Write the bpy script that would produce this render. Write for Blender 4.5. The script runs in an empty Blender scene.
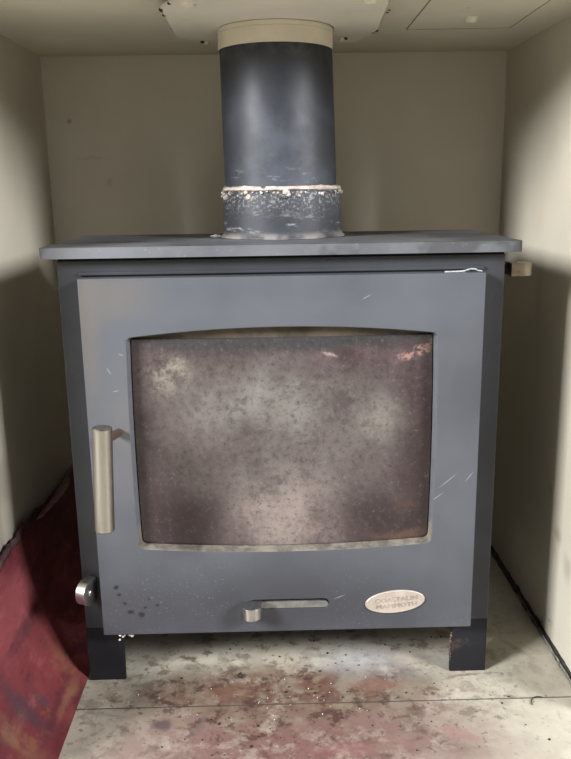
import bpy, bmesh, math, random
from mathutils import Vector, Matrix, noise
random.seed(7)
PI = math.pi
scn = bpy.context.scene
COL = scn.collection

# ------------------------------------------------------------------ materials
class NT:
    """small node-tree builder for layered procedural materials"""
    def __init__(s, name):
        s.m = bpy.data.materials.new(name); s.m.use_nodes = True
        s.t = s.m.node_tree; s.N = s.t.nodes; s.L = s.t.links
        s.b = s.N['Principled BSDF']
        tc = s.N.new('ShaderNodeTexCoord')
        s.P = tc.outputs['Object']
    def link(s, a, b): s.L.new(a, b)
    def vec(s, scale=(1, 1, 1), loc=(0, 0, 0), rot=(0, 0, 0), src=None, typ='POINT'):
        n = s.N.new('ShaderNodeMapping'); n.vector_type = typ
        n.inputs['Scale'].default_value = scale; n.inputs['Location'].default_value = loc
        n.inputs['Rotation'].default_value = rot
        s.link(src or s.P, n.inputs['Vector']); return n.outputs[0]
    def noise(s, scale, detail=4, rough=.55, src=None, dist=0, color=False):
        n = s.N.new('ShaderNodeTexNoise'); n.inputs['Scale'].default_value = scale
        n.inputs['Detail'].default_value = detail; n.inputs['Roughness'].default_value = rough
        n.inputs['Distortion'].default_value = dist
        s.link(src or s.P, n.inputs['Vector']); return n.outputs['Color' if color else 'Fac']
    def ramp(s, f, lo, hi, a=0., b=1., smooth=True):
        n = s.N.new('ShaderNodeMapRange'); n.clamp = True
        if smooth: n.interpolation_type = 'SMOOTHSTEP'
        for i, v in zip(('From Min', 'From Max', 'To Min', 'To Max'), (lo, hi, a, b)): n.inputs[i].default_value = v
        s.link(f, n.inputs['Value']); return n.outputs[0]
    def math(s, op, a, b=None):
        n = s.N.new('ShaderNodeMath'); n.operation = op
        for i, v in enumerate((a, b)):
            if v is None: continue
            if isinstance(v, (int, float)): n.inputs[i].default_value = v
            else: s.link(v, n.inputs[i])
        return n.outputs[0]
    def mul(s, a, b): return s.math('MULTIPLY', a, b)
    def mix(s, a, b, f):
        n = s.N.new('ShaderNodeMix'); n.data_type = 'RGBA'
        for sock, v in ((n.inputs[6], a), (n.inputs[7], b), (n.inputs[0], f)):
            if isinstance(v, (tuple, list)): sock.default_value = (*v, 1) if len(v) == 3 else v
            elif isinstance(v, (int, float)): sock.default_value = v
            else: s.link(v, sock)
        return n.outputs[2]
    def warp(s, amt, scale=12, src=None):
        """object coordinates pushed about by noise"""
        c = s.noise(scale, 3, .6, color=True)
        a = s.N.new('ShaderNodeVectorMath'); a.operation = 'SUBTRACT'; s.link(c, a.inputs[0]); a.inputs[1].default_value = (.5, .5, .5)
        b = s.N.new('ShaderNodeVectorMath'); b.operation = 'SCALE'; s.link(a.outputs[0], b.inputs[0]); b.inputs['Scale'].default_value = amt
        d = s.N.new('ShaderNodeVectorMath'); d.operation = 'ADD'; s.link(src or s.P, d.inputs[0]); s.link(b.outputs[0], d.inputs[1])
        return d.outputs[0]
    def blob(s, c, r, src=None, soft=.6, rot=(0, 0, 0)):
        """1 inside an ellipsoid, 0 outside"""
        v = s.vec(scale=r, loc=c, rot=rot, src=src, typ='TEXTURE')
        n = s.N.new('ShaderNodeVectorMath'); n.operation = 'LENGTH'; s.link(v, n.inputs[0])
        return s.ramp(n.outputs['Value'], 1 - soft, 1 + soft * .3, 1., 0.)
    def axis(s, ax, lo, hi, src=None):
        n = s.N.new('ShaderNodeSeparateXYZ'); s.link(src or s.P, n.inputs[0])
        return s.ramp(n.outputs[ax], lo, hi)
    def bump(s, h, strength=.2, dist=.002):
        n = s.N.new('ShaderNodeBump'); n.inputs['Strength'].default_value = strength; n.inputs['Distance'].default_value = dist
        s.link(h, n.inputs['Height']); s.link(n.outputs[0], s.b.inputs['Normal'])
    def done(s, col, rough=.5, metal=0., spec=.5, coat=0.):
        for k, v in (('Base Color', col), ('Roughness', rough), ('Metallic', metal), ('Specular IOR Level', spec), ('Coat Weight', coat)):
            if isinstance(v, (tuple, list)): s.b.inputs[k].default_value = (*v, 1)
            elif isinstance(v, (int, float)): s.b.inputs[k].default_value = v
            else: s.link(v, s.b.inputs[k])
        return s.m

def m_wall():
    n = NT('cream_painted_board')
    c = n.mix((.53, .485, .395), (.59, .55, .455), n.ramp(n.noise(3.5, 4), .35, .65))
    c = n.mix(c, (.50, .42, .30), n.mul(n.ramp(n.noise(9, 5, .6, n.vec((1, 1, .6))), .6, .78), .35))
    # a few grubby marks
    w = n.warp(.02, 30)
    for p, r, k in (((-.344, .424, .76), (.004, .01, .005), .6), ((-.28, .424, .66), (.008, .02, .007), .25),
                    ((-.31, .424, .70), (.03, .02, .003), .2), ((.381, .06, .17), (.02, .02, .012), .35), ((.381, .02, .14), (.01, .02, .02), .3),
                    ((.381, .10, .22), (.02, .01, .01), .25), ((.381, .04, .62), (.02, .06, .05), .12), ((.381, .2, .5), (.02, .02, .06), .2),
                    ((.381, -.03, .45), (.02, .05, .09), .15), ((-.381, .1, .6), (.02, .006, .006), .4), ((-.381, .02, .68), (.02, .006, .004), .4)):
        c = n.mix(c, (.16, .12, .09), n.mul(n.blob(p, r, w, .8), k))
    # sooty splashes low on the walls
    low = n.axis(2, .05, 0.)
    c = n.mix(c, (.04, .035, .03), n.mul(low, n.ramp(n.noise(38, 4, .7, n.vec((1, .45, 1.4), rot=(.5, 0, 0))), .58, .66)))
    n.bump(n.noise(60, 4), .12, .002)
    return n.done(c, .62, spec=.3)

def m_ceiling():
    n = NT('cream_ceiling_paint')
    c = n.mix((.56, .52, .43), (.62, .58, .48), n.ramp(n.noise(5, 4), .35, .65))
    c = n.mix(c, (.20, .15, .10), n.mul(n.ramp(n.noise(70, 3, .7), .70, .76), .8))
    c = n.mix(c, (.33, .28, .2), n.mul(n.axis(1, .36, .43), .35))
    n.bump(n.noise(80, 3), .1, .002)
    return n.done(c, .6, spec=.3)

def m_floor():
    n = NT('stained_cream_hearth_board')
    c = n.mix((.46, .42, .335), (.59, .55, .45), n.ramp(n.noise(7, 5, .6), .3, .7))
    w = n.warp(.05, 14); w2 = n.warp(.02, 30)
    # reddish paint wash over the front board, brown spatter behind the seam
    g = n.warp(.012, 60)
    c = n.mix(c, (.40, .37, .32), n.mul(n.ramp(n.noise(17, 6, .7), .48, .66), .55))
    wash = n.mul(n.blob((.01, -.15, 0), (.30, .13, 1), w, .45), n.ramp(n.noise(11, 6, .7, g), .22, .50))
    c = n.mix(c, (.24, .165, .145), n.mul(wash, .85))
    c = n.mix(c, (.16, .075, .065), n.mul(n.mul(n.blob((.0, -.14, 0), (.24, .11, 1), w, .8), n.ramp(n.noise(26, 6, .72, g), .40, .53)), .85))
    wash2 = n.mul(n.blob((.0, -.035, 0), (.28, .085, 1), w, .6), n.ramp(n.noise(17, 6, .72, g), .30, .52))
    c = n.mix(c, (.17, .115, .082), n.mul(wash2, .85))
    c = n.mix(c, (.11, .046, .034), n.mul(n.mul(n.blob((-.01, -.03, 0), (.24, .05, 1), w, .7), n.ramp(n.noise(24, 6, .72, g), .40, .54)), .85))
    c = n.mix(c, (.065, .032, .028), n.mul(n.mul(n.blob((-.01, -.06, 0), (.32, .14, 1), w, .7), n.ramp(n.noise(30, 6, .72, n.vec(loc=(2, 5, 0), src=g)), .50, .60)), .85))
    c = n.mix(c, (.075, .05, .04), n.mul(n.mul(n.blob((.0, -.05, 0), (.40, .2, 1), w, .6), n.ramp(n.noise(75, 4, .65), .58, .66)), .8))
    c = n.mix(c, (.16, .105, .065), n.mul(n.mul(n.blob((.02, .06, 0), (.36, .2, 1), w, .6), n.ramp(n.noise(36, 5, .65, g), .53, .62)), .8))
    c = n.mix(c, (.30, .27, .20), n.mul(n.mul(n.blob((.02, .03, 0), (.36, .2, 1), w, .6), n.ramp(n.noise(18, 5, .6), .5, .62)), .5))
    # dark line of grime in the seam
    c = n.mix(c, (.07, .055, .045), n.mul(n.blob((0, -.0626, 0), (2, .0018, 1), None, .5), .8))
    # pale blue-grey bloom and pale worn patches
    c = n.mix(c, (.44, .44, .45), n.mul(n.blob((.10, .035, 0), (.08, .05, 1), w, .9), .55))
    c = n.mix(c, (.16, .15, .16), n.mul(n.mul(n.blob((.16, .02, 0), (.10, .045, 1), w, .9), n.ramp(n.noise(22, 5), .4, .6)), .6))
    c = n.mix(c, (.50, .42, .34), n.mul(n.blob((.17, .035, 0), (.035, .03, 1), w2, .7), .5))
    for p, r, a, k, col in (((.205, -.128, 0), (.028, .011, 1), -.55, .6, (.30, .17, .15)), ((.195, -.075, 0), (.026, .014, 1), .1, .45, (.28, .19, .17)),
                       ((-.160, -.097, 0), (.014, .012, 1), 0, .85, (.10, .07, .07)), ((-.112, -.1, 0), (.005, .045, 1), -.35, .6, (.14, .11, .10)),
                       ((-.065, -.06, 0), (.004, .05, 1), .8, .6, (.12, .08, .07)), ((-.235, -.075, 0), (.045, .003, 1), -.25, .4, (.2, .18, .15)),
                       ((.005, -.118, 0), (.035, .02, 1), .3, .55, (.19, .10, .09)), ((.10, -.10, 0), (.03, .016, 1), -.2, .5, (.22, .13, .12)),
                       ((-.075, -.03, 0), (.04, .018, 1), .2, .6, (.17, .09, .06)), ((.03, -.025, 0), (.03, .012, 1), 0, .6, (.15, .06, .04)),
                       ((.13, -.14, 0), (.02, .012, 1), 0, .4, (.25, .14, .13)), ((.06, -.15, 0), (.05, .015, 1), .1, .4, (.26, .11, .11)),
                       ((.12, -.025, 0), (.05, .014, 1), 0, .5, (.24, .13, .10)), ((-.14, .045, 0), (.012, .004, 1), .4, .6, (.16, .10, .07)),
                       ((-.22, .0, 0), (.008, .006, 1), 0, .6, (.15, .10, .06)), ((-.23, -.045, 0), (.005, .004, 1), 0, .8, (.13, .09, .06)),
                       ((.235, -.012, 0), (.03, .004, 1), .25, .6, (.15, .10, .07)), ((.33, .05, 0), (.035, .006, 1), 2.2, .4, (.25, .2, .14)),
                       ((.30, .10, 0), (.03, .008, 1), 2.2, .35, (.3, .24, .17)), ((.34, .0, 0), (.02, .008, 1), 2.0, .35, (.25, .2, .15))):
        c = n.mix(c, col, n.mul(n.blob(p, r, w2, .55, (0, 0, a)), k))
    c = n.mix(c, (.12, .09, .07), n.mul(n.ramp(n.noise(110, 2, .5), .70, .74), .8))
    # grime along the right wall
    c = n.mix(c, (.25, .2, .14), n.mul(n.mul(n.axis(0, .345, .381), n.ramp(n.noise(30, 4), .35, .6)), .5))
    n.bump(n.noise(90, 4), .15, .0015)
    return n.done(c, n.ramp(n.noise(12, 3), .3, .7, .38, .6), spec=.45)

def m_stove(name='grey_stove_paint', base=(.044, .045, .052), dark=(.028, .029, .034), rust=.5, spec=.32):
    n = NT(name)
    c = n.mix(dark, base, n.ramp(n.noise(5, 4), .3, .65))
    c = n.mix(c, tuple(v * 1.22 for v in base), n.mul(n.ramp(n.noise(2.2, 3, src=n.vec((1, 1, .6))), .4, .7), .6))
    c = n.mix(c, (.25, .25, .26), n.mul(n.ramp(n.noise(330, 2, .6), .70, .78), n.ramp(n.noise(8, 3), .42, .66, 0, .3)))
    c = n.mix(c, (.14, .085, .06), n.mul(n.ramp(n.noise(14, 5, .7), .60, .75), rust * .6))
    # thin pale scratches
    sc = n.ramp(n.noise(30, 2, .5, n.vec((1, 1, 12), rot=(0, .6, 0))), .75, .79)
    c = n.mix(c, (.33, .33, .34), n.mul(sc, .5))
    n.bump(n.noise(350, 3), .18, .0006)
    return n.done(c, n.ramp(n.noise(9, 3), .3, .7, .45, .58), spec=spec)

def m_door():
    n = NT('grey_stove_door_paint')
    c = n.mix((.058, .061, .072), (.090, .095, .110), n.ramp(n.noise(4, 4), .3, .65))
    w = n.warp(.03, 20)
    # warm brown scorching at the top left and beside the window
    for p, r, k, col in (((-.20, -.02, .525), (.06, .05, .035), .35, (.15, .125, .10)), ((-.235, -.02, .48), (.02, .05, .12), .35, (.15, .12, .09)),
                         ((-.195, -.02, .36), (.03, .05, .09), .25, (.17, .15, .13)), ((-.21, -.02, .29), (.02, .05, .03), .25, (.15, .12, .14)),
                         ((0, -.02, .12), (.29, .05, .065), .75, (.036, .036, .042)), ((-.21, -.02, .11), (.06, .05, .05), .5, (.045, .042, .048)),  # shading towards the foot of the door, painted into its colour
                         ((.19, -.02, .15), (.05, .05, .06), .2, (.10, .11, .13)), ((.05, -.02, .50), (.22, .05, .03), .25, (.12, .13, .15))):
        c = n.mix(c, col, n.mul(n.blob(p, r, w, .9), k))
    c = n.mix(c, (.28, .28, .28), n.mul(n.mul(n.ramp(n.noise(420, 2, .6), .64, .74), n.mul(n.ramp(n.noise(9, 3), .4, .62), n.axis(2, .25, .12))), .4))
    # chips low on the left
    for x, z, r in ((-.222, .148, .004), (-.219, .137, .003), (-.205, .112, .0045), (-.191, .108, .005), (-.186, .118, .003), (-.212, .125, .003), (-.170, .122, .003), (-.18, .13, .0025)):
        c = n.mix(c, (.016, .014, .016), n.mul(n.blob((x, -.02, z), (r, .02, r * .8), n.warp(.006, 120), .5), .9))
    # pale scratches
    for x, z, l, a in ((.205, .285, .022, -.7), (.19, .262, .02, -.65), (.232, .29, .012, -.9), (-.212, .435, .008, 1.1), (-.205, .41, .006, -.2), (-.196, .455, .005, .3), (.068, .127, .012, -.35), (.1, .52, .01, -.5)):
        c = n.mix(c, (.33, .34, .35), n.mul(n.blob((x, -.02, z), (l * .7, .02, .0006), None, .6, (0, a, 0)), .6))
    # ash dust along the bottom edge of the window
    c = n.mix(c, (.34, .30, .23), n.mul(n.blob((0, -.014, .197), (.195, .0058, .0115), n.warp(.004, 60), .25), .55))
    n.bump(n.noise(350, 3), .18, .0006)
    return n.done(c, n.ramp(n.noise(9, 3), .3, .7, .40, .52), spec=.4)

def m_bevel():
    n = NT('dusty_window_reveal')
    c = n.mix((.11, .095, .078), (.22, .195, .16), n.ramp(n.noise(60, 5, .7), .35, .65))
    c = n.mix(c, (.10, .11, .13), n.mul(n.axis(2, .215, .24), .85))
    n.bump(n.noise(300, 3), .3, .001)
    return n.done(c, .8, spec=.2)

def m_glass():
    n = NT('soot_and_reflection_glass'); K = .74
    w = n.warp(.07, 9); w2 = n.warp(.03, 25)
    c = n.mix((.052, .032, .035), (.098, .072, .074), n.ramp(n.noise(9, 6, .6, w), .35, .62))
    haze = n.mul(n.blob((-.02, 0, .345), (.19, .2, .125), w, 1.), n.ramp(n.noise(8, 6, .65, w), .25, .62))  # pale patches: soot film, with partial reflections painted into its colour
    c = n.mix(c, (.185, .160, .150), n.mul(haze, .95))
    c = n.mix(c, (.30, .285, .26), n.mul(n.mul(n.blob((-.01, 0, .39), (.14, .2, .06), w, 1.), n.ramp(n.noise(12, 6, .7, w2), .38, .66)), .7))
    c = n.mix(c, (.33, .270, .245), n.mul(n.mul(n.blob((.0, 0, .235), (.085, .2, .075), w2, .8), n.ramp(n.noise(18, 6, .7, w2), .2, .6)), .9))
    c = n.mix(c, (.30, .28, .24), n.mul(n.mul(n.blob((.12, 0, .36), (.045, .2, .04), w, .9), n.ramp(n.noise(20, 5, .7), .3, .6)), .6))
    c = n.mix(c, (.33, .29, .235), n.mul(n.mul(n.blob((-.138, 0, .425), (.035, .2, .028), w2, .8), n.ramp(n.noise(40, 6, .75), .4, .62)), .85))
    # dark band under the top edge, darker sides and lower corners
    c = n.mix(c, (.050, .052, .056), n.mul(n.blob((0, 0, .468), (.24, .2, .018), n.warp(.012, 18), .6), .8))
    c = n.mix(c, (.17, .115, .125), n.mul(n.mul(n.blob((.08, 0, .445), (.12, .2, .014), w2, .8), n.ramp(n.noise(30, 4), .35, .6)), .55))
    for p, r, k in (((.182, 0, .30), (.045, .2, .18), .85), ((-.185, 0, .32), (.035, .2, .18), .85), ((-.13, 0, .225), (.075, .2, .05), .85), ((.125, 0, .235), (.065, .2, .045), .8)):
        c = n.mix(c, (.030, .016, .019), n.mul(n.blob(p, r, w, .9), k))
    c = n.mix(c, (.42, .25, .20), n.mul(n.mul(n.blob((.162, 0, .448), (.028, .2, .007), w2, .6, (0, -.25, 0)), n.ramp(n.noise(120, 4, .7), .45, .56)), .85))
    c = n.mix(c, (.45, .33, .30), n.mul(n.mul(n.blob((.055, 0, .448), (.014, .2, .004), w2, .7), n.ramp(n.noise(120, 4, .7), .42, .56)), .7))
    c = n.mix(c, (.12, .06, .045), n.mul(n.blob((.15, 0, .25), (.022, .2, .013), w2, .8), .5))
    c = n.mix(c, (.14, .08, .055), n.mul(n.blob((.15, 0, .205), (.05, .2, .012), w2, .8), .6))
    # mottled fine soot grain and specks
    c = n.mix(c, (.075, .062, .060), n.mul(n.mul(n.ramp(n.noise(55, 6, .75), .50, .66), n.blob((0, 0, .34), (.17, .2, .15), w, .7)), .6))
    c = n.mix(c, (.055, .045, .045), n.mul(n.ramp(n.noise(14, 5, .7, n.vec(loc=(4, 2, 1), src=w2)), .52, .68), .45))
    c = n.mix(c, (.5, .45, .4), n.mul(n.ramp(n.noise(260, 2, .6), .74, .80), .4))
    gr = n.noise(130, 6, .8); c = n.mix(c, (.03, .022, .024), n.mul(n.ramp(gr, .50, .36), .5)); c = n.mix(c, (.34, .30, .27), n.mul(n.ramp(gr, .54, .70), .28))
    c = n.mix((0, 0, 0), c, K)
    return n.done(c, n.ramp(n.noise(20, 4), .3, .7, .12, .3), spec=.35)

def m_pipe():
    n = NT('black_flue_paint')
    c = n.mix((.010, .011, .015), (.024, .026, .035), n.ramp(n.noise(10, 5, .6, n.vec((1, 1, .5))), .3, .7))
    c = n.mix(c, (.060, .068, .090), n.mul(n.mul(n.axis(2, .82, .70), n.ramp(n.noise(9, 5, .65), .36, .62)), .75))  # bluish sheen on the lower pipe, painted into the colour
    c = n.mix(c, (.30, .30, .31), n.mul(n.mul(n.axis(2, .71, .645), n.ramp(n.noise(26, 6, .75, n.vec((1, 1, 4))), .56, .72)), .7))
    c = n.mix(c, (.13, .13, .13), n.mul(n.mul(n.axis(2, .80, .822), n.ramp(n.noise(30, 4), .45, .65)), .6))
    n.bump(n.noise(300, 3), .15, .0006)
    return n.done(c, n.ramp(n.noise(14, 4), .3, .7, .46, .6), spec=.5)

def m_collar():
    n = NT('dusty_black_cast_collar')
    c = n.mix((.024, .025, .031), (.046, .050, .062), n.ramp(n.noise(12, 5), .3, .7))
    c = n.mix(c, (.36, .35, .34), n.mul(n.mul(n.axis(2, .606, .643), n.ramp(n.noise(240, 5, .75), .50, .62)), .75))
    c = n.mix(c, (.40, .40, .41), n.mul(n.mul(n.ramp(n.noise(20, 6, .75, n.vec((1, 1, 5))), .55, .72), n.axis(2, .64, .60)), .8))
    c = n.mix(c, (.33, .30, .28), n.mul(n.mul(n.axis(2, .594, .583), n.ramp(n.noise(30, 4), .3, .6)), .8))
    n.bump(n.noise(260, 4), .35, .0008)
    return n.done(c, .6, spec=.4)

def m_plate():
    n = NT('grey_cast_top_plate')
    c = n.mix((.085, .087, .098), (.14, .142, .155), n.ramp(n.noise(7, 5, .6), .3, .68))
    c = n.mix(c, (.045, .045, .05), n.mul(n.ramp(n.noise(9, 4, .6, n.vec((1, 2.0, 1), loc=(3, 0, 0))), .54, .64), .75))
    c = n.mix(c, (.24, .14, .12), n.mul(n.blob((-.262, .0, .58), (.018, .012, .01), n.warp(.01, 40), .8), .35))
    c = n.mix(c, (.26, .25, .24), n.mul(n.ramp(n.noise(120, 4, .7), .6, .72), .45))
    n.bump(n.noise(220, 4), .25, .0008)
    return n.done(c, .52, spec=.4)

def m_metal(name, col, rough=.3, brushed=(1, 1, 30), dirt=.3):
    n = NT(name)
    g = n.noise(60, 4, .6, n.vec(brushed))
    c = n.mix(tuple(v * .8 for v in col), col, n.ramp(g, .35, .65))
    c = n.mix(c, tuple(v * .35 for v in col), n.mul(n.ramp(n.noise(90, 5, .7), .56, .7), dirt))
    n.bump(g, .1, .0004)
    return n.done(c, rough, metal=1.)

def m_cement():
    n = NT('pinkish_fire_cement')
    c = n.mix((.38, .30, .25), (.60, .53, .47), n.ramp(n.noise(70, 5, .7), .35, .62))
    c = n.mix(c, (.06, .05, .05), n.mul(n.ramp(n.noise(60, 4, .7), .60, .70), .9))
    n.bump(n.noise(140, 5, .7), .8, .002)
    return n.done(c, .9, spec=.2)

def m_plain(name, col, rough=.6, metal=0., var=.25, scale=40, bump=.2):
    n = NT(name)
    c = n.mix(tuple(v * (1 - var) for v in col), tuple(min(1, v * (1 + var)) for v in col), n.ramp(n.noise(scale, 5, .6), .3, .7))
    if bump: n.bump(n.noise(scale * 4, 3), bump, .001)
    return n.done(c, rough, metal, .35)

def m_red():
    n = NT('worn_red_painted_steel')
    w = n.warp(.05, 14); w2 = n.warp(.02, 34)
    c = n.mix((.13, .024, .030), (.22, .048, .052), n.ramp(n.noise(9, 5, .6, w), .3, .7))
    c = n.mix(c, (.32, .085, .095), n.mul(n.blob((-.36, -.02, .12), (.05, .16, .05), w, .9), .5))
    streak = n.noise(30, 5, .65, n.vec((1, .2, 1), rot=(0, 0, .25)))
    c = n.mix(c, (.085, .022, .035), n.mul(n.ramp(streak, .50, .66), .6))
    fine = n.noise(70, 6, .75, n.vec((1, .35, 1), rot=(0, 0, .3)))
    c = n.mix(c, (.30, .12, .115), n.mul(n.ramp(fine, .54, .66), .35)); c = n.mix(c, (.07, .02, .028), n.mul(n.ramp(fine, .46, .36), .45))
    low = n.axis(2, .06, .02)
    c = n.mix(c, (.22, .095, .05), n.mul(n.mul(low, n.ramp(n.noise(24, 5, .7, w), .52, .62)), .6))
    c = n.mix(c, (.23, .12, .065), n.mul(n.mul(n.blob((-.345, -.165, .02), (.07, .022, .06), w2, .8), n.ramp(n.noise(50, 5, .7), .3, .6)), .8))
    c = n.mix(c, (.065, .035, .050), n.mul(n.blob((-.335, -.115, .03), (.06, .020, .06), w2, .8), .8))
    c = n.mix(c, (.07, .045, .055), n.mul(n.blob((-.312, -.080, .02), (.010, .010, .03), w2, .7), .7))
    c = n.mix(c, (.26, .12, .075), n.mul(n.blob((-.286, -.045, .0), (.008, .06, .03), w2, .8, (0, 0, -.05)), .65))
    c = n.mix(c, (.08, .02, .03), n.mul(n.blob((-.296, -.07, .01), (.006, .10, .03), w2, .8), .5))
    c = n.mix(c, (.08, .03, .035), n.mul(n.blob((-.345, .0, .09), (.004, .03, .02), n.warp(.02, 40), .6), .7))
    n.bump(streak, .25, .0015)
    return n.done(c, n.ramp(streak, .3, .7, .5, .68), spec=.35)

def m_brick():
    n = NT('pale_firebrick')
    c = n.mix((.10, .085, .07), (.2, .17, .14), n.ramp(n.noise(20, 5, .7), .35, .65))
    return n.done(c, .95, spec=.1)

M = dict(wall=m_wall(), ceil=m_ceiling(), floor=m_floor(), stove=m_stove(), door=m_door(), reveal=m_bevel(), glass=m_glass(),
         leg=m_stove('dark_grey_leg_paint', (.018, .018, .022), (.010, .010, .012), .8, .2), pipe=m_pipe(), collar=m_collar(), plate=m_plate(),
         steel=m_metal('brushed_nickel', (.38, .355, .325), .36, (1, 1, .04), .15), knob=m_metal('tarnished_steel_knob', (.60, .59, .57), .33, (3, 1, 1), .55),
         bronze=m_metal('worn_bronze_knob', (.36, .30, .24), .42, (1, 1, 2), .4), brass=m_plain('brown_peg', (.26, .17, .12), .4, .8),
         plaque=m_plain('pale_cast_plaque', (.50, .43, .37), .5, .35, .12, 60), letters=m_plain('plaque_lettering', (.36, .30, .26), .55, .3, .2, 60),
         cement=m_cement(), cream=m_plain('cream_gloss_ring', (.62, .56, .45), .45, 0, .06, 20, .05), cplate=m_plain('off_white_plate', (.66, .62, .55), .5, 0, .07, 9, .08),
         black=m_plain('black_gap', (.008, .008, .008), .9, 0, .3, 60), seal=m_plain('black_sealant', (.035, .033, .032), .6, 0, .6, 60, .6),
         soot=m_plain('soot_crumb', (.03, .025, .02), .9), gap=m_plain('brown_joint', (.22, .18, .13), .8, 0, .3, 60), edge=m_plain('grey_edge_strip', (.20, .19, .17), .6, 0, .6, 120, .6), flap=m_plain('greyed_red_flap', (.22, .12, .13), .6, .0, .35, 60, .6), rope=m_plain('pale_rope', (.42, .42, .42), .8, 0, .3, 300, .8),
         ash=m_plain('white_ash_flake', (.62, .58, .54), .9), rough=m_plain('burnt_sheet_edge', (.085, .04, .045), .8, 0, .5, 90, .8),
         red=m_red(), brick=m_brick(), screw=m_plain('painted_screw_head', (.62, .57, .47), .5, 0, .1, 90, .1), rust=m_plain('chipped_rust', (.14, .085, .055), .85, 0, .5, 200, .5))

# ------------------------------------------------------------------ mesh helpers
def link(name, bm, mats, parent=None, bevel=0, seg=2, smooth=False, loc=None):
    me = bpy.data.meshes.new(name)
    bmesh.ops.recalc_face_normals(bm, faces=bm.faces[:])
    bm.to_mesh(me); bm.free()
    if not isinstance(mats, (list, tuple)): mats = [mats]
    for m in mats: me.materials.append(m)
    o = bpy.data.objects.new(name, me); COL.objects.link(o)
    if parent: o.parent = parent
    if loc: o.location = loc
    if smooth:
        for p in me.polygons: p.use_smooth = True
    if bevel:
        b = o.modifiers.new('bevel', 'BEVEL'); b.width = bevel; b.segments = seg; b.limit_method = 'ANGLE'; b.angle_limit = math.radians(35)
        b.harden_normals = True
        for p in me.polygons: p.use_smooth = True
    return o
def smooth_by_angle(o, deg=40):
    me = o.data
    for p in me.polygons: p.use_smooth = True
    me.set_sharp_from_angle(angle=math.radians(deg))
def tag(o, label=None, cat=None, group=None, kind=None):
    for k, v in (('label', label), ('category', cat), ('group', group), ('kind', kind)):
        if v: o[k] = v
    return o
def thing(name, label, cat, loc=(0, 0, 0), group=None):
    o = bpy.data.objects.new(name, None); COL.objects.link(o); o.location = loc; o.empty_display_size = .05
    return tag(o, label, cat, group)
def box(bm, x0, x1, y0, y1, z0, z1, mi=0):
    v = [bm.verts.new((x, y, z)) for x in (x0, x1) for y in (y0, y1) for z in (z0, z1)]
    for q in ((0, 1, 3, 2), (4, 6, 7, 5), (0, 4, 5, 1), (2, 3, 7, 6), (0, 2, 6, 4), (1, 5, 7, 3)):
        bm.faces.new([v[i] for i in q]).material_index = mi
    return bm
def BM(): return bmesh.new()
def poly_prism(outer, holes, to3, d0, d1, mi=0, hole_mi=None, bm=None):
    """prism of a 2-D outline with holes; to3(a, b, d) gives the 3-D point"""
    bm = bm or bmesh.new()
    loops = [outer] + list(holes)
    rings = []
    for d in (d0, d1):
        es = []; vs_all = []
        for lp in loops:
            vs = [bm.verts.new(to3(a, b, d)) for a, b in lp]; vs_all.append(vs)
            es += [bm.edges.new((vs[i], vs[(i + 1) % len(vs)])) for i in range(len(vs))]
        r = bmesh.ops.triangle_fill(bm, use_beauty=True, use_dissolve=False, edges=es)
        for f in r['geom']:
            if isinstance(f, bmesh.types.BMFace): f.material_index = mi
        rings.append(vs_all)
    for k, (A, B) in enumerate(zip(*rings)):
        for i in range(len(A)):
            j = (i + 1) % len(A)
            f = bm.faces.new((A[i], A[j], B[j], B[i])); f.material_index = hole_mi if (k and hole_mi is not None) else mi
    return bm
def lathe(bm, prof, n=64, cx=0, cy=0, mi=0, closed=False, jitter=None):
    rings = []
    for k, (r, z) in enumerate(prof):
        ring = []
        for i in range(n):
            a = 2 * PI * i / n; rr, zz = r, z
            if jitter: dr, dz = jitter(a, k); rr += dr; zz += dz
            ring.append(bm.verts.new((cx + rr * math.cos(a), cy + rr * math.sin(a), zz)))
        rings.append(ring)
    m = len(rings)
    for k in range(m if closed else m - 1):
        A, B = rings[k], rings[(k + 1) % m]
        for i in range(n): bm.faces.new((A[i], A[(i + 1) % n], B[(i + 1) % n], B[i])).material_index = mi
    return rings
def rod(bm, p, q, r, n=32, mi=0, chamfer=.0):
    p, q = Vector(p), Vector(q); ax = (q - p); L = ax.length; ax.normalize()
    M_ = ax.to_track_quat('Z', 'Y').to_matrix()
    prof = [(r - chamfer, 0), (r, chamfer), (r, L - chamfer), (r - chamfer, L)] if chamfer else [(r, 0), (r, L)]
    rings = []
    for rr, z in prof:
        rings.append([bm.verts.new(p + M_ @ Vector((rr * math.cos(2 * PI * i / n), rr * math.sin(2 * PI * i / n), z))) for i in range(n)])
    for A, B in zip(rings, rings[1:]):
        for i in range(n): bm.faces.new((A[i], A[(i + 1) % n], B[(i + 1) % n], B[i])).material_index = mi
    bm.faces.new(rings[0][::-1]).material_index = mi; bm.faces.new(rings[-1]).material_index = mi
def crumb(bm, c, r, seed, flat=.6, mi=0):
    s = bmesh.ops.create_icosphere(bm, subdivisions=2, radius=1)
    for v in s['verts']:
        k = 1 + .55 * noise.noise(v.co * 1.4 + Vector((seed * 3.1, seed, 0)))
        v.co = Vector((c[0] + v.co.x * r * k, c[1] + v.co.y * r * k * (1 + .5 * math.sin(seed)), c[2] + v.co.z * r * k * flat))
    for v in s['verts']:
        for f in v.link_faces: f.material_index = mi

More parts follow.
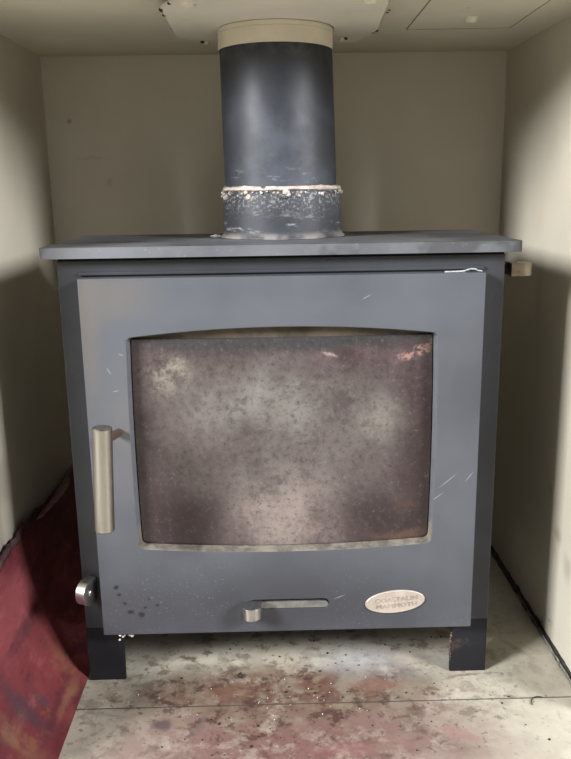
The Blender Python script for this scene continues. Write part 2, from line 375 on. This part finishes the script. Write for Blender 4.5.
# ------------------------------------------------------------------ the setting: alcove in a chimney breast
XW, YB, ZC, YF = .381, .424, .860, -.10
st = dict(kind='structure')
b = BM(); box(b, -2.2, 2.2, -2.8, -.0635, -.03, 0); box(b, -2.2, 2.2, -.0617, .56, -.03, -.0004); box(b, -2.2, 2.2, -2.8, .56, -.05, -.0302, 1)
tag(link('floor', b, [M['floor'], M['black']], ), kind='structure')
def slab(name, x0, x1, y0, y1, z0, z1, m):
    b = BM(); box(b, x0, x1, y0, y1, z0, z1); return tag(link(name, b, m), kind='structure')
slab('wall_back', -XW - .12, XW + .12, YB, YB + .1, 0, ZC + .12, M['wall'])
slab('wall_left', -XW - .12, -XW, YF, YB, 0, ZC + .12, M['wall'])
# the right wall board stops a few millimetres above the hearth, over a dark gap
b = BM(); box(b, XW, XW + .12, YF, YB, .006, ZC + .12); tag(link('wall_right', b, M['wall'], bevel=.001), kind='structure')
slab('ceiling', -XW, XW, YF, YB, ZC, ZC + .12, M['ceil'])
# chimney breast around the opening
b = poly_prism([(-1.1, 0), (-XW - .005, 0), (-XW - .005, ZC + .005), (XW + .005, ZC + .005), (XW + .005, 0), (1.1, 0), (1.1, 2.4), (-1.1, 2.4)], [], lambda a, c, d: (a, d, c), YF - .012, YF)
tag(link('wall_front', b, M['wall']), kind='structure')
# dark sealant bead and gap along the foot of the right wall
b = BM()
prev = None
for i in range(150):
    y = YF + .002 + (YB - YF - .004) * i / 149
    w = .0060 + .0030 * noise.noise(Vector((y * 28, 3, 0))) + .0015 * noise.noise(Vector((y * 120, 1, 0)))
    h = .007 + .005 * noise.noise(Vector((y * 40, 7, 0))) + .0015 * noise.noise(Vector((y * 150, 5, 0)))
    ring = [b.verts.new(p) for p in ((XW + .004, y, .0001), (XW - w, y, .0001), (XW - w * .75, y, h * .30), (XW - w * .35, y, h * .42), (XW - .0012, y, h), (XW + .004, y, h))]
    if prev:
        for k in range(6): b.faces.new((prev[k], prev[(k + 1) % 6], ring[(k + 1) % 6], ring[k]))
    else: b.faces.new(ring)
    prev = ring
b.faces.new(prev[::-1])
tag(link('trim_1', b, M['seal'], smooth=True), kind='structure')
# pale cracked edge strip lying in that gap
b = BM(); prev = None
for i in range(60):
    y = -.095 + .295 * i / 59; x = XW - .0050 + .0004 * math.sin(i * .9); hh = .0042 + .001 * noise.noise(Vector((i * .4, 0, 0)))
    ring = [b.verts.new(p) for p in ((x - .0012, y, .001), (x + .0012, y, .001), (x + .0008, y, hh), (x - .0006, y, hh))]
    if prev:
        for k in range(4): b.faces.new((prev[k], prev[(k + 1) % 4], ring[(k + 1) % 4], ring[k]))
    else: b.faces.new(ring)
    prev = ring
b.faces.new(prev[::-1])
tag(link('trim_2', b, M['edge'], smooth=True), kind='structure')

# ------------------------------------------------------------------ the stove
stove = thing('wood_stove', 'wide grey steel wood burning stove with glazed door, standing on the stained hearth', 'stove')
BX, BZ0, BZ1, PT = .27, .078, .5668, .583
# body: box with a front opening behind the door
xz = lambda a, c, d: (a, d, c)
b = poly_prism([(-BX, BZ0), (BX, BZ0), (BX, BZ1), (-BX, BZ1)], [[(-.205, .16), (.205, .16), (.205, .50), (-.205, .50)]], xz, 0, .006)
box(b, -BX, -BX + .006, .006, .222, BZ0, BZ1); box(b, BX - .006, BX, .006, .222, BZ0, BZ1)
box(b, -BX + .006, BX - .006, .216, .222, BZ0, BZ1); box(b, -BX + .006, BX - .006, .006, .216, BZ0, BZ0 + .006); box(b, -BX + .006, BX - .006, .006, .216, BZ1 - .006, BZ1)
link('body', b, M['stove'], stove, bevel=.0012)
b = BM(); box(b, -.262, .262, .19, .215, .0845, .5); link('firebrick', b, M['brick'], stove, bevel=.002)
# rim under the top plate, just above the door
b = BM(); box(b, -.244, .244, -.004, -.0002, .549, .553); link('upper_rim', b, M['stove'], stove, bevel=.001)
# legs: angle sections
for sx in (-1, 1):
    for y0, y1, t in ((0, .05, 1), (.172, .222, -1)):
        L = .049; T = .006
        P = [(0, 0), (L, 0), (L, T), (T, T), (T, L), (0, L)]
        P = [(sx * (BX - u), (y0 + v) if t == 1 else (y1 - v)) for u, v in P]
        b = poly_prism(P, [], lambda a, c, d: (a, c, d), 0, BZ0 - .0002)
        link('leg', b, M['leg'], stove, bevel=.0009)
b = BM(); box(b, -.2685, .2685, .002, .220, .5669, .5701); link('under_plate_strip', b, M['black'], stove)  # inset black strip for the dark band below the top plate
# top plate with softly rounded corners
def rrect(x0, x1, y0, y1, r, n=8):
    out = []
    for cx, cy, a0 in ((x1 - r, y1 - r, 0), (x0 + r, y1 - r, 90), (x0 + r, y0 + r, 180), (x1 - r, y0 + r, 270)):
        for i in range(n + 1):
            a = math.radians(a0 + 90 * i / n); out.append((cx + r * math.cos(a), cy + r * math.sin(a)))
    return out
b = poly_prism(rrect(-.2862, .2862, -.016, .240, .006), [], lambda a, c, d: (a, c, d), .5702, PT)
link('top_plate', b, M['plate'], stove, bevel=.0022, seg=3)
# flue collar cast into the top
PY = .150
b = BM()
lathe(b, [(.0768, .5835), (.0845, .5835), (.0846, .5855), (.0815, .5880), (.0807, .591), (.0807, .640), (.0800, .6432), (.0785, .645), (.0770, .644)], 96, .0040, PY, closed=True)
o = link('flue_collar', b, M['collar'], stove); smooth_by_angle(o, 50)
# cement dribble and rivet on the collar face
b = BM(); rod(b, (.0045, PY - .0800, .6375), (.0045, PY - .0835, .6375), .0030, 16, chamfer=.0008); link('collar_screw', b, M['collar'], stove, smooth=False)

# door -------------------------------------------------------------
DY0, DY1 = -.020, -.0003
def arc_opening(x0, x1, zt, zc_t, zb, zc_b, bow, r=.008, n=28):
    """outline of the arched window, counter-clockwise from bottom left"""
    pts = []
    cx = (x0 + x1) / 2; hw = (x1 - x0) / 2
    f = lambda x, a, c: c + (a - c) * ((x - cx) / hw) ** 2
    side = lambda z, s: (x1 + bow * (1 - ((z - (zb + zt) / 2) / ((zt - zb) / 2)) ** 2)) if s > 0 else (x0 - bow * (1 - ((z - (zb + zt) / 2) / ((zt - zb) / 2)) ** 2))
    for i in range(n + 1):
        x = x0 + r + (x1 - x0 - 2 * r) * i / n; pts.append((x, f(x, zb, zc_b)))
    for k in (1, 2, 3): a = -PI / 2 + PI / 2 * k / 4; pts.append((x1 - r + r * math.cos(a), f(x1 - r, zb, zc_b) + r + r * math.sin(a)))
    for i in range(n // 2 + 1):
        z = zb + r + (zt - zb - 1.4 * r) * i / (n // 2); pts.append((side(z, 1), z))
    rt = r * .4
    for i in range(n + 1):
        x = x1 - rt - (x1 - x0 - 2 * rt) * i / n; pts.append((x, f(x, zt, zc_t)))
    for i in range(n // 2 + 1):
        z = zt - .4 * r - (zt - zb - 1.4 * r) * i / (n // 2); pts.append((side(z, -1), z))
    for k in (1, 2, 3): a = PI + PI / 2 * k / 4; pts.append((x0 + r + r * math.cos(a), f(x0 + r, zb, zc_b) + r + r * math.sin(a)))
    return pts
win = arc_opening(-.1890, .1865, .4750, .4858, .2010, .1935, .0018, .009)
def scale_loop(lp, k, cx=0, cz=.335, dx=0, dz=0):
    out = []
    n = len(lp)
    for i in range(n):
        a = Vector(lp[i - 1]); c = Vector(lp[(i + 1) % n]); t = (c - a)
        if t.length < 1e-9: out.append(lp[i]); continue
        t.normalize(); nn = Vector((-t.y, t.x)); p = Vector(lp[i]) + nn * k; out.append((p.x, p.y))
    return out
win_in = scale_loop(win, .0035)
def slot_loop(x0, x1, z0, z1, n=6):
    r = (z1 - z0) / 2; out = []
    for i in range(n + 1): a = -PI / 2 + PI * i / n; out.append((x1 - r + r * math.cos(a), z0 + r + r * math.sin(a)))
    for i in range(n + 1): a = PI / 2 + PI * i / n; out.append((x0 + r + r * math.cos(a), z0 + r + r * math.sin(a)))
    return out
slot = slot_loop(-.052, .0545, .1115, .1250)
DXL, DXR, DZ0, DZ1 = -.2422, .2422, .0792, .5466
b = bmesh.new()
outer = [(DXL, DZ0), (DXR, DZ0), (DXR, DZ1), (DXL, DZ1)]
def fill(bm, loops, y, mi):
    es = []; rs = []
    for lp in loops:
        vs = [bm.verts.new((a, y, c)) for a, c in lp]; rs.append(vs)
        es += [bm.edges.new((vs[i], vs[(i + 1) % len(vs)])) for i in range(len(vs))]
    r = bmesh.ops.triangle_fill(bm, use_beauty=True, use_dissolve=False, edges=es)
    for f in r['geom']:
        if isinstance(f, bmesh.types.BMFace): f.material_index = mi
    return rs
def bridge(bm, A, B, mi):
    for i in range(len(A)):
        j = (i + 1) % len(A); bm.faces.new((A[i], A[j], B[j], B[i])).material_index = mi
F = fill(b, [outer, win, slot], DY0, 0)
R = fill(b, [outer, win_in, slot], DY1, 0)
bridge(b, F[0], R[0], 0); bridge(b, F[2], R[2], 0); bridge(b, F[1], R[1], 1)
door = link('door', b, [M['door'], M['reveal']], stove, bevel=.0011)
# dark back of the air slot with its sliding lower half
b = BM(); box(b, -.060, .062, -.0045, -.0006, .1065, .130); 
link('slot_recess', b, M['black'], door)
b = poly_prism(slot_loop(-.0518, .0543, .1116, .1205), [], xz, -.0182, -.0055)
link('air_slide', b, m_plain('grey_brown_slide', (.14, .135, .12), .6, 0, .35, 60, .3), door, bevel=.0025)  # lighter grey-brown strip along the lower part of the slot
# inner window frame / gasket seen above the straight top of the glass
b = poly_prism([(-.2, .186), (.2, .186), (.2, .492), (-.2, .492)], [[(-.1862, .200), (.1855, .200), (.1845, .462), (-.1845, .462)]], xz, -.0036, .0035)
link('glass_gasket', b, m_plain('brown_gasket', (.085, .066, .048), .85, 0, .4, 30, .5), door, bevel=.0008)
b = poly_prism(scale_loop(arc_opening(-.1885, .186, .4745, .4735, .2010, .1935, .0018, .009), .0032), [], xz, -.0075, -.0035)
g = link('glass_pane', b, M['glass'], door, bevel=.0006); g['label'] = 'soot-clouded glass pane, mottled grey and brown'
# straight handle bar on a peg
H0, H1 = Vector((-.2117, -.080, .3825)), Vector((-.2170, -.080, .2545))
b = BM(); rod(b, H1, H0, .0116, 40, chamfer=.0012); h = link('handle_bar', b, M['steel'], door); smooth_by_angle(h, 30); h['label'] = 'brushed nickel handle bar'
b = BM(); rod(b, (-.2050, -.0201, .3575), (-.2106, -.0715, .3640), .0052, 20); p = link('handle_peg', b, M['brass'], h); smooth_by_angle(p)
# oval plaque
b = BM()
pc = Vector((.1408, -.0202, .1190)); a, c_, tilt = .0392, .0160, math.radians(5.2)
pr = []
for k, (s, y) in enumerate(((1., 0), (1., -.0012), (.975, -.0022), (.93, -.0020))):
    pr.append([b.verts.new((pc.x + math.cos(tilt) * a * s * math.cos(t) - math.sin(tilt) * (c_ - a * (1 - s)) * math.sin(t), pc.y + y, pc.z + math.sin(tilt) * a * s * math.cos(t) + math.cos(tilt) * (c_ - a * (1 - s)) * math.sin(t))) for t in [2 * PI * i / 72 for i in range(72)]])
for A, B in zip(pr, pr[1:]): bridge(b, A, B, 0)
b.faces.new(pr[-1]); b.faces.new(pr[0][::-1])
def text(bm, s, size, cx, cz, width, depth, mi):
    cu = bpy.data.curves.new('txt', 'FONT'); cu.body = s; cu.size = size; cu.align_x = 'CENTER'; cu.extrude = depth; cu.resolution_u = 2
    o = bpy.data.objects.new('txt', cu); COL.objects.link(o); bpy.context.view_layer.update()
    me = bpy.data.meshes.new_from_object(o); bpy.data.objects.remove(o)
    xs = [v.co.x for v in me.vertices]; k = width / (max(xs) - min(xs)); mx = (max(xs) + min(xs)) / 2
    t = bmesh.new(); t.from_mesh(me)
    for v in t.verts:
        lx, lz, ly = (v.co.x - mx) * k + cx, v.co.y + cz, v.co.z
        v.co = (pc.x + math.cos(tilt) * lx - math.sin(tilt) * lz, pc.y - .0021 - ly, pc.z + math.sin(tilt) * lx + math.cos(tilt) * lz)
    for f in t.faces: f.material_index = mi
    t.to_mesh(me); t.free(); bm.from_mesh(me); bpy.data.meshes.remove(me)
text(b, 'COASTALIN', .0088, .0015, .0010, .0560, .0004, 1)
text(b, 'MAMMOTH', .0088, .0015, -.0078, .0530, .0004, 1)
me = bpy.data.meshes.new('name_plaque'); b.to_mesh(me); b.free(); me.materials.append(M['plaque']); me.materials.append(M['letters'])
o = bpy.data.objects.new('name_plaque', me); COL.objects.link(o); o.parent = door; o['label'] = 'pale oval metal plaque with raised lettering'
# pale rope poking out at the top right corner of the door
b = BM()
pp = [(.195, .5470), (.212, .5473), (.2185, .5478), (.2225, .5492), (.2270, .5502), (.2320, .5497), (.2350, .5482), (.2400, .5474)]
for (x0, z0), (x1, z1) in zip(pp, pp[1:]): rod(b, (x0, -.009, z0), (x1, -.009, z1), .0010, 8)
link('door_rope', b, M['rope'], door)

# half-round knob: outline in (a, c), thickness d
def d_outline(w, l, n=20):
    r = w / 2; pts = [(0, -r), (l - r, -r)]
    pts += [(l - r + r * math.sin(t), -r * math.cos(t)) for t in [PI * i / n for i in range(1, n)]]
    return pts + [(l - r, r), (0, r)]
# air control knob at the slot
b = poly_prism(d_outline(.0265, .0300), [], lambda a, c, d: (-.0467 + c, -.0150 - a, d), .1085, .1245)
k = link('air_control_knob', b, M['knob'], stove, bevel=.0008); k['label'] = 'half-round steel air control knob under the window'
# lower left knob: same tongue set on edge
CA, SA = math.cos(math.radians(24)), math.sin(math.radians(24))
rk = lambda x, y, z: (-.2545 + (x + .262) * CA + y * SA * .9, (x + .262) * -SA + y * CA, z)
b = poly_prism(d_outline(.0330, .0300), [], lambda a, c, d: rk(-.262 + d, -.004 - a, .1400 + c), -.0065, .0065)
rod(b, rk(-.2556, -.018, .1400), rk(-.2538, -.018, .1400), .0045, 16, chamfer=.0006)
k = link('side_knob', b, M['knob'], stove, bevel=.0008); k['label'] = 'half-round steel knob standing on edge at the lower left of the body'
# upper right knob: tongue reaching out sideways on a dark stem
b = poly_prism(d_outline(.0290, .0290), [], lambda a, c, d: (.2845 + a, .035 + c, d), .5370, .5530)
k = link('side_knob', b, M['bronze'], stove, bevel=.0008); k['label'] = 'bronze half-round knob reaching out of the right side under the top plate'
b = BM(); rod(b, (.2702, .035, .545), (.2844, .035, .545), .0062, 20); rod(b, (.2765, .035, .5528), (.2765, .035, .5560), .0001, 6) if False else None
link('knob_stem', b, M['black'], k)
b = BM(); rod(b, (.292, .030, .5531), (.292, .030, .5537), .0013, 12); link('grub_screw', b, M['black'], k)
# chipped weld and ash at the head of the left leg
b = BM()
for i, (x, z, r) in enumerate(((-.2215, .0775, .0022), (-.2180, .0745, .0016), (-.2095, .0772, .0020), (-.2060, .0755, .0024), (-.2040, .0780, .0016), (-.2225, .0700, .0014), (-.2155, .0765, .0012))):
    crumb(b, (x, -.0160, z), r, i + 2, .8)
w = link('weld_spatter', b, M['ash'], stove)
b = BM()
for i in range(14): crumb(b, (.2212 + random.uniform(-.0008, .0012), .0008, .018 + i * .0045), random.uniform(.0009, .0018), i, 1.2)
link('rust_edge', b, M['rust'], stove)

# ------------------------------------------------------------------ flue pipe
pipe = thing('flue_pipe', 'black round flue pipe rising from the stove top to the ceiling plate', 'flue pipe', (0, 0, 0))
b = BM()
# leans a touch to the left like the real one
n = 96
def pipe_prof(prof, bm, mi=0):
    rings = []
    for r, z in prof:
        dx = .0022 - .0038 * (z - .65) / .18
        rings.append([bm.verts.new((dx + r * math.cos(2 * PI * i / n), PY + r * math.sin(2 * PI * i / n), z)) for i in range(n)])
    for A, B in zip(rings, rings[1:] + rings[:1]): bridge(bm, A, B, mi)
pipe_prof([(.0752, .6455), (.0752, .700), (.0737, .8205), (.0733, .8214), (.0722, .8215), (.0722, .6455)], b)
o = link('pipe_wall', b, M['pipe'], pipe); smooth_by_angle(o, 40)
# fire cement smeared round the joint
b = BM()
def jit(a, k):
    q = Vector((math.cos(a) * 3.2, math.sin(a) * 3.2, k * .7)); v = noise.noise(q) + .6 * noise.noise(q * 3.1) + .4 * noise.noise(q * 9)
    if k in (0, 5): return (.0002, 0)
    return (.0010 * v, .0016 * v)
lathe(b, [(.0768, .6444), (.0800, .6452), (.0806, .6465), (.0790, .6482), (.0770, .6500), (.0764, .6500)], 160, .0034, PY, closed=True, jitter=jit)
for i in range(46):
    a = random.uniform(-PI, 0); rr = .0812; crumb(b, (.004 + rr * math.cos(a), PY + rr * math.sin(a), .6435 - abs(random.gauss(0, .003))), random.uniform(.0008, .0022), i, .8)
for i, (a, r) in enumerate(((-1.53, .0042), (-1.50, .0035), (-2.15, .004), (-2.2, .003), (-.9, .003), (-2.75, .0045), (-.38, .0035))):
    crumb(b, (.004 + .0808 * math.cos(a), PY + .0808 * math.sin(a), .6425 - .003 * (i % 3)), r, i + 60, .9)
o = link('fire_cement', b, M['cement'], pipe, smooth=True); o['label'] = 'crumbly pinkish fire cement around the joint'

# ------------------------------------------------------------------ octagonal closure plate and its ring
cp = thing('closure_plate', 'off-white eight-sided metal plate screwed to the ceiling around the flue', 'ceiling plate', (0, 0, ZC))
oct_ = [(-.133, .012), (-.104, -.046), (.108, -.046), (.124, -.003), (.132, .167), (.1125, .250), (-.101, .234), (-.135, .186)]
hole = [(-.0015 + .0755 * math.cos(2 * PI * i / 64), PY + .0755 * math.sin(2 * PI * i / 64)) for i in range(64)]
b = poly_prism(oct_, [hole], lambda a, c, d: (a, c, d), -.0130, -.0095)
link('plate', b, M['cplate'], cp, bevel=.0006)
b = BM(); lathe(b, [(.0738, -.0380), (.0743, -.0386), (.0748, -.038), (.0748, -.0195), (.0740, -.0190), (.0748, -.0184), (.0748, -.0133), (.0738, -.0133)], 96, -.0020, PY, closed=True)
o = link('pipe_ring', b, M['cream'], cp); smooth_by_angle(o, 35); o['label'] = 'cream ring around the top of the flue'
for i, (x, y, r) in enumerate(((-.0995, -.010, .0085), (.1010, -.013, .0085))):
    b = BM(); lathe(b, [(0.0001, -.0172), (r * .5, -.0170), (r * .85, -.0158), (r, -.0131)], 24, x, y); rod(b, (x, y, -.0094), (x, y, -.0001), .003, 12)
    link('screw', b, M['screw'], cp)
for i, (x, y) in enumerate(((-.096, .222), (.0885, .206))):
    b = BM(); rod(b, (x, y, -.0131), (x + .001, y, -.0175), .0036, 12, chamfer=.0008); rod(b, (x, y, -.0094), (x, y, -.0001), .003, 12)
    crumb(b, (x + (-.006 if i == 0 else .007), y, -.0142), .0026, x * 50, .8, 1)
    link('screw', b, [M['screw'], M['soot']], cp)
# chipped dark paint along the plate's rim
for i, (x, y) in enumerate(((-.1325, .016), (-.1335, .024), (-.1325, .034), (-.1200, -.012), (-.1335, .05), (.1305, .155), (.1320, .165), (.129, .176), (-.1340, .13))):
    b = BM(); crumb(b, (x, y, -.0125), .0020 + .0010 * math.sin(i * 2.2), i, .6)
    link('paint_chip', b, M['soot'], cp)

# access hatch
ah = thing('access_panel', 'flat cream access panel with one round screw in the ceiling, right of the flue', 'access panel', (0, 0, ZC))
b = poly_prism([(.1795, -.03), (.3215, -.03), (.3245, .2195), (.1825, .2245)], [], lambda a, c, d: (a, c, d), -.0008, -.0001)
link('panel', b, M['ceil'], ah, bevel=.0004)
b = poly_prism([(.1785, -.0310), (.3225, -.0310), (.3256, .2205), (.1815, .2256)], [[(.1792, -.0303), (.3218, -.0303), (.3249, .2198), (.1821, .2249)]], lambda a, c, d: (a, c, d), -.0010, -.0001)
link('panel_gap', b, M['gap'], ah)
b = BM(); lathe(b, [(0.0001, -.0075), (.004, -.0073), (.0072, -.0058), (.0085, -.0009)], 24, .2526, .146); link('screw', b, M['screw'], ah, smooth=True)
# small old nail holes left of the panel
for i, (x, y) in enumerate(((.1392, .098), (.1384, .112))):
    b = BM(); rod(b, (x, y, ZC - .0001), (x, y, ZC - .0008), .0017, 10)
    tag(link('nail_head', b, M['soot']), ('dark nail head in the ceiling between flue plate and access panel, the nearer of two', 'dark nail head in the ceiling between flue plate and access panel, the farther of two')[i], 'nail', 'nail heads in the ceiling')

# ------------------------------------------------------------------ red curved steel sheet leaning at the left
sheet = thing('metal_sheet', 'worn red painted curved steel sheet leaning on the left wall beside the stove', 'metal sheet', (0, 0, 0))
prof0 = [(-.2735, .0015), (-.286, .0055), (-.298, .0125), (-.312, .025), (-.325, .042), (-.337, .063), (-.348, .088), (-.357, .115), (-.3645, .142), (-.3695, .167), (-.3745, .190)]
def lerp_prof(t):
    f = t * (len(prof0) - 1); i = min(int(f), len(prof0) - 2); u = f - i
    a, c = prof0[i], prof0[i + 1]; return a[0] + (c[0] - a[0]) * u, a[1] + (c[1] - a[1]) * u
def sheet_point(t, y):
    x, z = lerp_prof(t)
    k = (y + .36) / .76                      # the far end opens towards the stove's back
    ext = .0
    if y > .01:                              # free edge turns back behind the leg
        u = min(1, (y - .01) / .05); x -= (.012 * u * (1 - t)); z += .05 * u * u * (1 - t) ** 1.5
    z *= 1 + .03 * math.sin(y * 16) * t
    top = .192 - .02 * k + .004 * noise.noise(Vector((y * 22, 0, 0))) + .003 * noise.noise(Vector((y * 70, 4, 0)))
    z = z * (1 - t) + z * t * (top / .190)
    x += .0010 * math.sin(y * 30 + t * 4) * math.sin(PI * t)
    return Vector((x, y, z))
NY, NTT = 110, 34
TH = .0024
b = BM(); gtop, gbot = [], []
for i in range(NY + 1):
    y = -.225 + .615 * i / NY; r1, r2 = [], []
    for j in range(NTT + 1):
        t = j / NTT
        yy = y
        p = sheet_point(t, yy); q = sheet_point(min(1, t + .01), yy) - sheet_point(max(0, t - .01), yy); nn = Vector((q.z, 0, -q.x)).normalized()
        if nn.x < 0: nn = -nn
        r1.append(b.verts.new(p + nn * TH / 2)); r2.append(b.verts.new(p - nn * TH / 2))
    gtop.append(r1); gbot.append(r2)
for i in range(NY):
    for j in range(NTT):
        b.faces.new((gtop[i][j], gtop[i + 1][j], gtop[i + 1][j + 1], gtop[i][j + 1]))
        b.faces.new((gbot[i][j], gbot[i][j + 1], gbot[i + 1][j + 1], gbot[i + 1][j]))
    for j in (0, NTT): b.faces.new((gtop[i][j], gbot[i][j], gbot[i + 1][j], gtop[i + 1][j])).material_index = 1 if j else 0
for i in (0, NY):
    for j in range(NTT): b.faces.new((gtop[i][j], gtop[i][j + 1], gbot[i][j + 1], gbot[i][j]))
o = link('curved_panel', b, [M['red'], M['rough']], sheet, smooth=True); smooth_by_angle(o, 50)
# ragged burnt lip along the top edge
b = BM(); prev = None
for i in range(180):
    y = -.222 + .40 * i / 179; p = sheet_point(1, y)
    v = noise.noise(Vector((y * 60, 2, 0))) + .6 * noise.noise(Vector((y * 170, 9, 0)))
    w = .0020 + .0012 * v; h = .0085 + .0035 * v
    c = p + Vector((.0016, 0, -.004))
    ring = [b.verts.new(c + Vector(q)) for q in ((-.0022, 0, -h * .6), (w, 0, -h * .75), (w * 1.15, 0, 0), (w * .6, 0, h * .55), (-.0022, 0, h * .6))]
    if prev:
        for k in range(5): b.faces.new((prev[k], prev[(k + 1) % 5], ring[(k + 1) % 5], ring[k]))
    else: b.faces.new(ring)
    prev = ring
b.faces.new(prev[::-1])
o = link('burnt_edge', b, M['rough'], sheet, smooth=True); o['label'] = 'ragged dark burnt upper edge'
# folded flap at the back of the top edge
b = BM(); rows = []
for i in range(25):
    u = i / 24; y = .150 + .225 * u
    c = sheet_point(1, y) + Vector((.0035, 0, -.002))
    wdt = .008 + .030 * math.sin(PI * min(1, u * 1.25 + .05)) ** .8
    row = []
    for k in range(7):
        a = k / 6; row.append(c + Vector((.002 + a * wdt * .75, -a * .010, -.010 * (1 - u) + wdt * .55 * math.sin(a * 1.7) + .012 * u)))
    rows.append(row)
T = [[b.verts.new(p) for p in r] for r in rows]; U = [[b.verts.new(p + Vector((-.0006, 0, .0022))) for p in r] for r in rows]
for i in range(24):
    for k in range(6):
        b.faces.new((T[i][k], T[i + 1][k], T[i + 1][k + 1], T[i][k + 1])); b.faces.new((U[i][k], U[i][k + 1], U[i + 1][k + 1], U[i + 1][k]))
    for k in (0, 6): b.faces.new((T[i][k], T[i + 1][k], U[i + 1][k], U[i][k]))
for i in (0, 24):
    for k in range(6): b.faces.new((T[i][k], T[i][k + 1], U[i][k + 1], U[i][k]))
o = link('folded_flap', b, M['flap'], sheet, smooth=True); smooth_by_angle(o, 50)

# ------------------------------------------------------------------ small debris
b = BM(); crumb(b, (-.0885, .145, PT + .0018), .0078, 5, .26)
tag(link('cement_flake', b, M['ash']), 'pale cement flake lying on the stove top left of the flue collar', 'flake')
b = BM(); crumb(b, (-.0660, -.0010, .0020), .0042, 9, .6)
tag(link('soot_lump', b, M['soot']), 'black soot lump on the hearth below the air control knob, behind the seam', 'soot lump')
b = BM(); 
for i in range(90):
    x = random.gauss(.02, .17); y = random.uniform(-.16, .09)
    if abs(x) > .34 or x < -.235 or (x < -.2 and y > -.02) or (x > .2 and -.01 < y < .06 and x < .28): continue
    crumb(b, (x, y, .0004), random.uniform(.0006, .0017), i, .6)
tag(link('soot_crumbs', b, M['soot']), 'scatter of tiny dark crumbs over the stained hearth before the stove', 'crumbs', kind='stuff')
b = BM()
for i in range(40):
    x = random.gauss(-.02, .10); y = random.gauss(-.05, .03)
    if abs(x) > .22: continue
    crumb(b, (x, y, .0004), random.uniform(.0004, .0009), i + 7, .6)
tag(link('ash_flecks', b, M['ash']), 'scatter of tiny white ash flecks over the hearth around the seam', 'ash flecks', kind='stuff')
# curl of dark fibre on the hearth near the right wall
b = BM(); pts = [(.322 + .012 * math.cos(a) + .0, -.078 + .016 * math.sin(a), .0012) for a in [math.radians(60 + 12 * i) for i in range(11)]]
for p, q in zip(pts, pts[1:]): rod(b, p, q, .0006, 6)
tag(link('fibre', b, M['soot']), 'thin dark curled fibre lying on the hearth towards the right wall', 'fibre')

# ------------------------------------------------------------------ light
def area(name, loc, target, sx, sy, power, col):
    l = bpy.data.lights.new(name, 'AREA'); l.shape = 'RECTANGLE'; l.size = sx; l.size_y = sy; l.energy = power; l.color = col
    o = bpy.data.objects.new(name, l); COL.objects.link(o); o.location = loc
    o.rotation_euler = (Vector(target) - Vector(loc)).to_track_quat('-Z', 'Y').to_euler(); return o
area('window_light_left', (-2.2, -1.55, 1.62), (0, .1, .45), .7, .75, 178, (.97, .985, 1))
area('window_light_right', (2.2, -1.55, 1.62), (0, .1, .45), .7, .75, 120, (.97, .985, 1))
area('front_fill', (0, -2.5, 1.2), (0, 0, .4), .9, .7, 4, (.97, .985, 1))  # added frontal fill, not a lamp of the room
w = bpy.data.worlds.new('World'); scn.world = w; w.use_nodes = True
w.node_tree.nodes['Background'].inputs[0].default_value = (1, .97, .93, 1); w.node_tree.nodes['Background'].inputs[1].default_value = .03

# ------------------------------------------------------------------ camera
f, pitch, roll, yaw = 799.23, math.radians(13.5693), math.radians(-.8628), math.radians(.9721)
cam = bpy.data.cameras.new('Camera'); co = bpy.data.objects.new('Camera', cam); COL.objects.link(co)
cam.sensor_fit = 'VERTICAL'; cam.sensor_height = 36; cam.lens = f / 759 * 36; cam.clip_start = .02
fw = Vector((math.sin(yaw) * math.cos(pitch), math.cos(yaw) * math.cos(pitch), -math.sin(pitch)))
rt = Vector((math.cos(yaw), -math.sin(yaw), 0)); up = rt.cross(fw)
X = rt * math.cos(roll) + up * math.sin(roll); Y = -rt * math.sin(roll) + up * math.cos(roll)
mw = Matrix((X, Y, -fw)).transposed().to_4x4(); mw.translation = Vector((-.01427, -.96735, .64933)); co.matrix_world = mw
scn.camera = co
scn.view_settings.view_transform = 'Standard'; scn.view_settings.look = 'None'; scn.view_settings.gamma = 1
scn.view_settings.use_curve_mapping = False; scn.view_settings.exposure = 0.0
